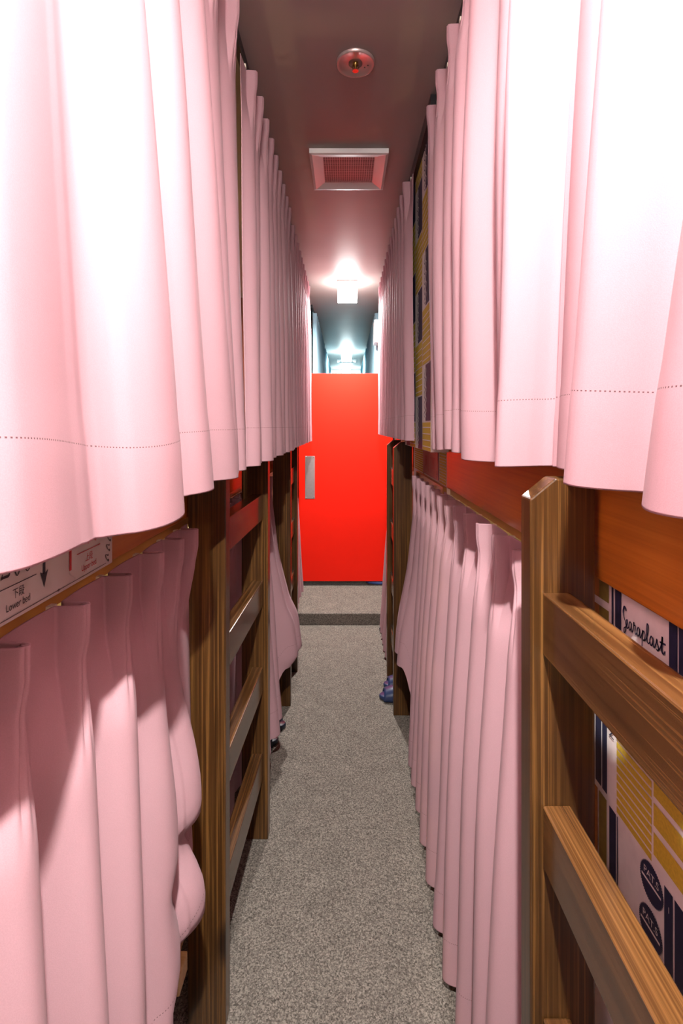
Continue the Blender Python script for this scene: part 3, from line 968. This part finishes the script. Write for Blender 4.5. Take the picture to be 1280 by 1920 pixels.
def ladder(side, y_near, gap, x_face, label, rz=0.0, top=1.315):
    """side: -1 left, 1 right; x_face: distance of the aisle side face from the centre"""
    s = side
    t = empty('bunk_ladder', (s*x_face, y_near, 0.0), label, 'ladder', GLAD, rz)
    D, T = 0.089, 0.038
    outline = [(0, 0), (D, 0), (D, top), (0.034, top), (0, top - 0.028)]
    for y in (0.0, T + gap):
        bm = bmesh.new()
        prism_into(bm, [(s*p[0], p[1]) for p in outline], 'y', y, y + T)
        bmesh.ops.recalc_face_normals(bm, faces=bm.faces)
        from_bm('post', bm, M['post'], t, bevel=0.0025)
    for k in range(1, 5):
        z1 = k*RS; z0 = z1 - 0.085
        bm = bmesh.new()
        xs = sorted((s*0.0165, s*0.0545))
        box_into(bm, (xs[0], T + 0.0005, z0), (xs[1], T + gap - 0.0005, z1))
        from_bm('rung', bm, M['rung'], t, bevel=0.0025)
    return t

ladder(1, 0.207, 0.447, 0.252, 'dark wooden ladder at right nearest the viewer, in front of the printed panel')
ladder(-1, 1.170, 0.492, 0.277, 'dark wooden ladder at left nearest the viewer, beside the numbered sign', rz=-0.03, top=1.308)
ladder(-1, 2.510, 0.315, 0.273, 'dark wooden ladder at left farther away, near the red door', top=1.310)
ladder(1, 2.430, 0.345, 0.229, 'dark wooden ladder at right farther away, beyond the long lower curtain', top=1.312)

# ------------------------------------------------------------------ bed number signs
def digit(ch):
    T, t = 0.20, 0.05
    return {
        '2': [[(0.08, 0.78, .14), (0.16, 0.93, .06), (0.36, 1.0, t), (0.58, 0.90, .14), (0.62, 0.72, T), (0.50, 0.48, .12), (0.26, 0.20, .07), (0.06, 0.03, t)],
              [(0.06, 0.06, .12), (0.35, 0.06, .13), (0.55, 0.06, .13), (0.64, 0.12, .08), (0.68, 0.26, .03)]],
        '0': [[(0.35, 1.0, t), (0.16, 0.86, .13), (0.09, 0.5, T), (0.16, 0.14, .13), (0.35, 0.0, t), (0.54, 0.14, .13), (0.61, 0.5, T), (0.54, 0.86, .13), (0.35, 1.0, t)]],
        '5': [[(0.62, 1.0, .03), (0.58, 0.94, .12), (0.2, 0.94, .12)], [(0.17, 0.98, .04), (0.13, 0.56, .05)],
              [(0.13, 0.56, .05), (0.34, 0.64, .06), (0.56, 0.52, .15), (0.62, 0.32, T), (0.52, 0.10, .13), (0.30, 0.0, t), (0.10, 0.08, .09), (0.08, 0.2, .14)]],
        '6': [[(0.60, 0.88, .10), (0.46, 0.99, t), (0.24, 0.88, .12), (0.10, 0.55, T), (0.13, 0.2, .16), (0.35, 0.0, t), (0.56, 0.12, .13), (0.62, 0.32, T), (0.52, 0.54, .11), (0.34, 0.60, t), (0.14, 0.45, .06)]],
        '7': [[(0.08, 0.80, .04), (0.10, 0.94, .12), (0.62, 0.94, .12)], [(0.64, 0.96, .05), (0.40, 0.55, .10), (0.30, 0.05, T)]],
        '8': [[(0.35, 1.0, t), (0.15, 0.90, .14), (0.16, 0.66, .14), (0.52, 0.42, .16), (0.58, 0.16, .14), (0.35, 0.0, t), (0.12, 0.16, .14), (0.18, 0.42, .10), (0.52, 0.64, .10), (0.54, 0.88, .12), (0.35, 1.0, t)]],
    }[ch]


def bed_sign(name, label, place, W, Hh, lo_num, up_num, mirror, face=None, lo_ink=None):
    """mirror=+1: text reads along +u, -1: along -u.  u, v from the lower start corner."""
    t = empty(name, place(0, 0, 0), label, 'sign', 'bed number signs')
    inv = Vector(place(0, 0, 0))

    def pl(u, v, lift):
        return tuple(Vector(place(mirror*u, v, lift)) - inv)
    a, b = Vector(pl(0, 0, 0)), Vector(pl(W, Hh, 0.004))
    bm = bmesh.new()
    box_into(bm, [min(i, j) for i, j in zip(a, b)], [max(i, j) for i, j in zip(a, b)])
    from_bm('panel', bm, face or M['sign_white'], t, bevel=0.0006)
    L = 0.0046

    def half(u0, num, kana, word, mat, nm):
        nonlocal bm
        bm = bmesh.new()
        h = Hh*0.45; w = W*0.064
        for i, ch in enumerate(num):
            for st in digit(ch):
                put_stroke(bm, pl, [(u0 + i*w + p[0]*w*1.25, Hh*0.325 + p[1]*h, p[2]*w*1.15) for p in st], 0.002, L, 0, 8)
        cx = u0 + w*1.55
        put_rect(bm, pl, u0 - w*0.1, Hh*0.262, u0 + w*3.2, Hh*0.269, L, 0)
        put_polys(bm, text_polys(kana, Hh*0.085, 0.85), pl, L, 0, (cx, Hh*0.165))
        put_polys(bm, text_polys(word, Hh*0.082, 0.80), pl, L, 0, (cx, Hh*0.085))
        return nm, mat
    half(W*0.16, lo_num, '下段', 'Lower bed', None, None)
    # arrow pointing down
    ax = W*0.415
    put_rect(bm, pl, ax - W*0.008, Hh*0.24, ax + W*0.008, Hh*0.9, L, 0)
    put_poly(bm, pl, [(ax, Hh*0.125), (ax + W*0.026, Hh*0.265), (ax + W*0.009, Hh*0.245), (ax - W*0.009, Hh*0.245), (ax - W*0.026, Hh*0.265)], L, 0)
    o = from_bm('lettering', bm, lo_ink or M['ink'], t); o['label'] = 'lower bed number and arrow'
    half(W*0.665, up_num, '上段', 'Upper bed', None, None)
    ax = W*0.605
    put_rect(bm, pl, ax - W*0.009, Hh*0.15, ax + W*0.009, Hh*0.74, L, 0)
    put_poly(bm, pl, [(ax, Hh*0.86), (ax - W*0.026, Hh*0.72), (ax - W*0.009, Hh*0.74), (ax + W*0.009, Hh*0.74), (ax + W*0.026, Hh*0.72)], L, 0)
    o = from_bm('lettering', bm, M['red_ink'], t); o['label'] = 'upper bed number and arrow'
    # hairline border with a curl in the corner
    bm = bmesh.new()
    put_rect(bm, pl, W*0.01, Hh*0.030, W*0.93, Hh*0.037, L, 0)
    put_rect(bm, pl, W*0.01, Hh*0.960, W*0.93, Hh*0.967, L, 0)
    put_poly(bm, pl, [(W*0.5, Hh*0.033), (W*0.515, Hh*0.045), (W*0.53, Hh*0.033), (W*0.515, Hh*0.021)], L, 0)
    q = W*0.94
    for dx, dz in ((0, 0), (0.012, 0.10), (0.020, 0.20)):
        pts = [(q + W*(dx + 0.016*math.sin(a*1.9)), Hh*(0.04 + dz + 0.045*a/2.0 + 0.02*math.cos(a*2.4))) for a in [i*0.5 for i in range(9)]]
        put_stroke(bm, pl, [(p[0], p[1], 0.0012 + 0.0011*(i % 3)) for i, p in enumerate(pts)], 0.002, L, 0, 5)
    put_stroke(bm, pl, [(W*0.978, Hh*0.42), (W*0.968, Hh*0.5), (W*0.978, Hh*0.56), (W*0.976, Hh*0.66)], 0.0013, L, 0, 5)
    o = from_bm('border', bm, M['grey_ink'], t); o['label'] = 'hairline border with scrolls'
    return t

XB = -BX[-1] + 0.0
bed_sign('bed_sign', 'white sign at left with black 205 for lower bed and red 206 for upper bed',
         lambda u, v, lift: (XB + 0.0006 + lift, 0.483 + u, 1.1745 + v), 0.306, 0.145, '205', '206', 1)
bed_sign('bed_sign', 'small bed number sign, red door reflection painted on, at right on the wallpaper under the upper curtain',
         lambda u, v, lift: (0.352 - 0.0016 - lift, 2.275 + u, 1.182 + v), 0.36, 0.105, '208', '207', -1, M['sign_reflect_red'], M['red_ink'])

# ------------------------------------------------------------------ slippers
def slipper(loc, rz, mat, label, group, scale=1.0):
    t = empty('slipper', loc, label, 'slipper', group, rz)
    t.scale = (scale,)*3
    # outline of the sole, toe towards +x
    L, Wd = 0.27, 0.105
    def outline(k):
        pts = []
        for i in range(36):
            a = 2*PI*i/36
            x = L/2*math.cos(a)
            wv = Wd/2*(1.0 + 0.10*math.cos(a) - 0.10*math.cos(2*a))
            pts.append((x*k, wv*math.sin(a)*k))
        return pts
    bm = bmesh.new()
    prev = None
    for k, z in ((0.95, 0.0), (1.0, 0.006), (1.0, 0.018), (0.96, 0.022)):
        ring = [bm.verts.new((p[0], p[1], z)) for p in outline(k)]
        if prev is None: bm.faces.new(ring[::-1])
        else:
            for i in range(36):
                bm.faces.new([prev[i], prev[(i+1) % 36], ring[(i+1) % 36], ring[i]])
        prev = ring
    bm.faces.new(prev)
    from_bm('sole', bm, mat, t, True)
    # wide strap: arched band open at toe and heel
    bm = bmesh.new()
    nx, na = 12, 18
    G = []
    for i in range(nx + 1):
        u = i/nx
        x = -0.015 + 0.130*u
        hw = 0.054*(1.0 - 0.22*u*u)
        hh = 0.062 - 0.022*u + 0.006*math.sin(PI*u)
        row = []
        for j in range(na + 1):
            a = PI*j/na
            row.append(bm.verts.new((x + 0.012*math.sin(a)*(1 - u) - 0.006*u*math.sin(a), hw*math.cos(a), 0.006 + hh*math.sin(a)**0.8)))
        G.append(row)
    for i in range(nx):
        for j in range(na):
            bm.faces.new([G[i][j], G[i+1][j], G[i+1][j+1], G[i][j+1]])
    bmesh.ops.recalc_face_normals(bm, faces=bm.faces)
    o = from_bm('strap', bm, mat, t, True)
    so = o.modifiers.new('thickness', 'SOLIDIFY'); so.thickness = 0.006; so.offset = 0
    return t

GS = 'slippers on the aisle floor'
slipper((0.335, 2.70, 0.0), PI, M['navy_rubber'], 'navy slipper farther of the pair under the second right ladder', GS)
slipper((0.305, 2.585, 0.0), PI, M['navy_rubber'], 'navy slipper nearer of the pair under the second right ladder', GS)
slipper((-0.410, 2.335, 0.0), 0.0, M['black_rubber'], 'dark navy slipper farther of the pair below the left bunched curtain', GS)
slipper((-0.430, 2.215, 0.0), 0.05, M['black_rubber'], 'dark navy slipper nearer of the pair below the left bunched curtain', GS)
slipper((-0.430, 3.28, 0.0), 0.0, M['black_rubber'], 'dark slipper peeping out at left before the step, farther of two', GS)
slipper((-0.440, 3.15, 0.0), 0.0, M['black_rubber'], 'dark slipper peeping out at left before the step, nearer of two', GS)
slipper((0.362, 3.44, 0.0), PI, M['black_rubber'], 'dark slipper peeping out from under the narrow right curtain', GS)
slipper((0.300, 4.24, STEP_H), PI, M['blue_rubber'], 'bright blue slipper seen under the red door, nearer of two', GS)
slipper((0.310, 4.36, STEP_H), PI, M['blue_rubber'], 'bright blue slipper seen under the red door, farther of two', GS)
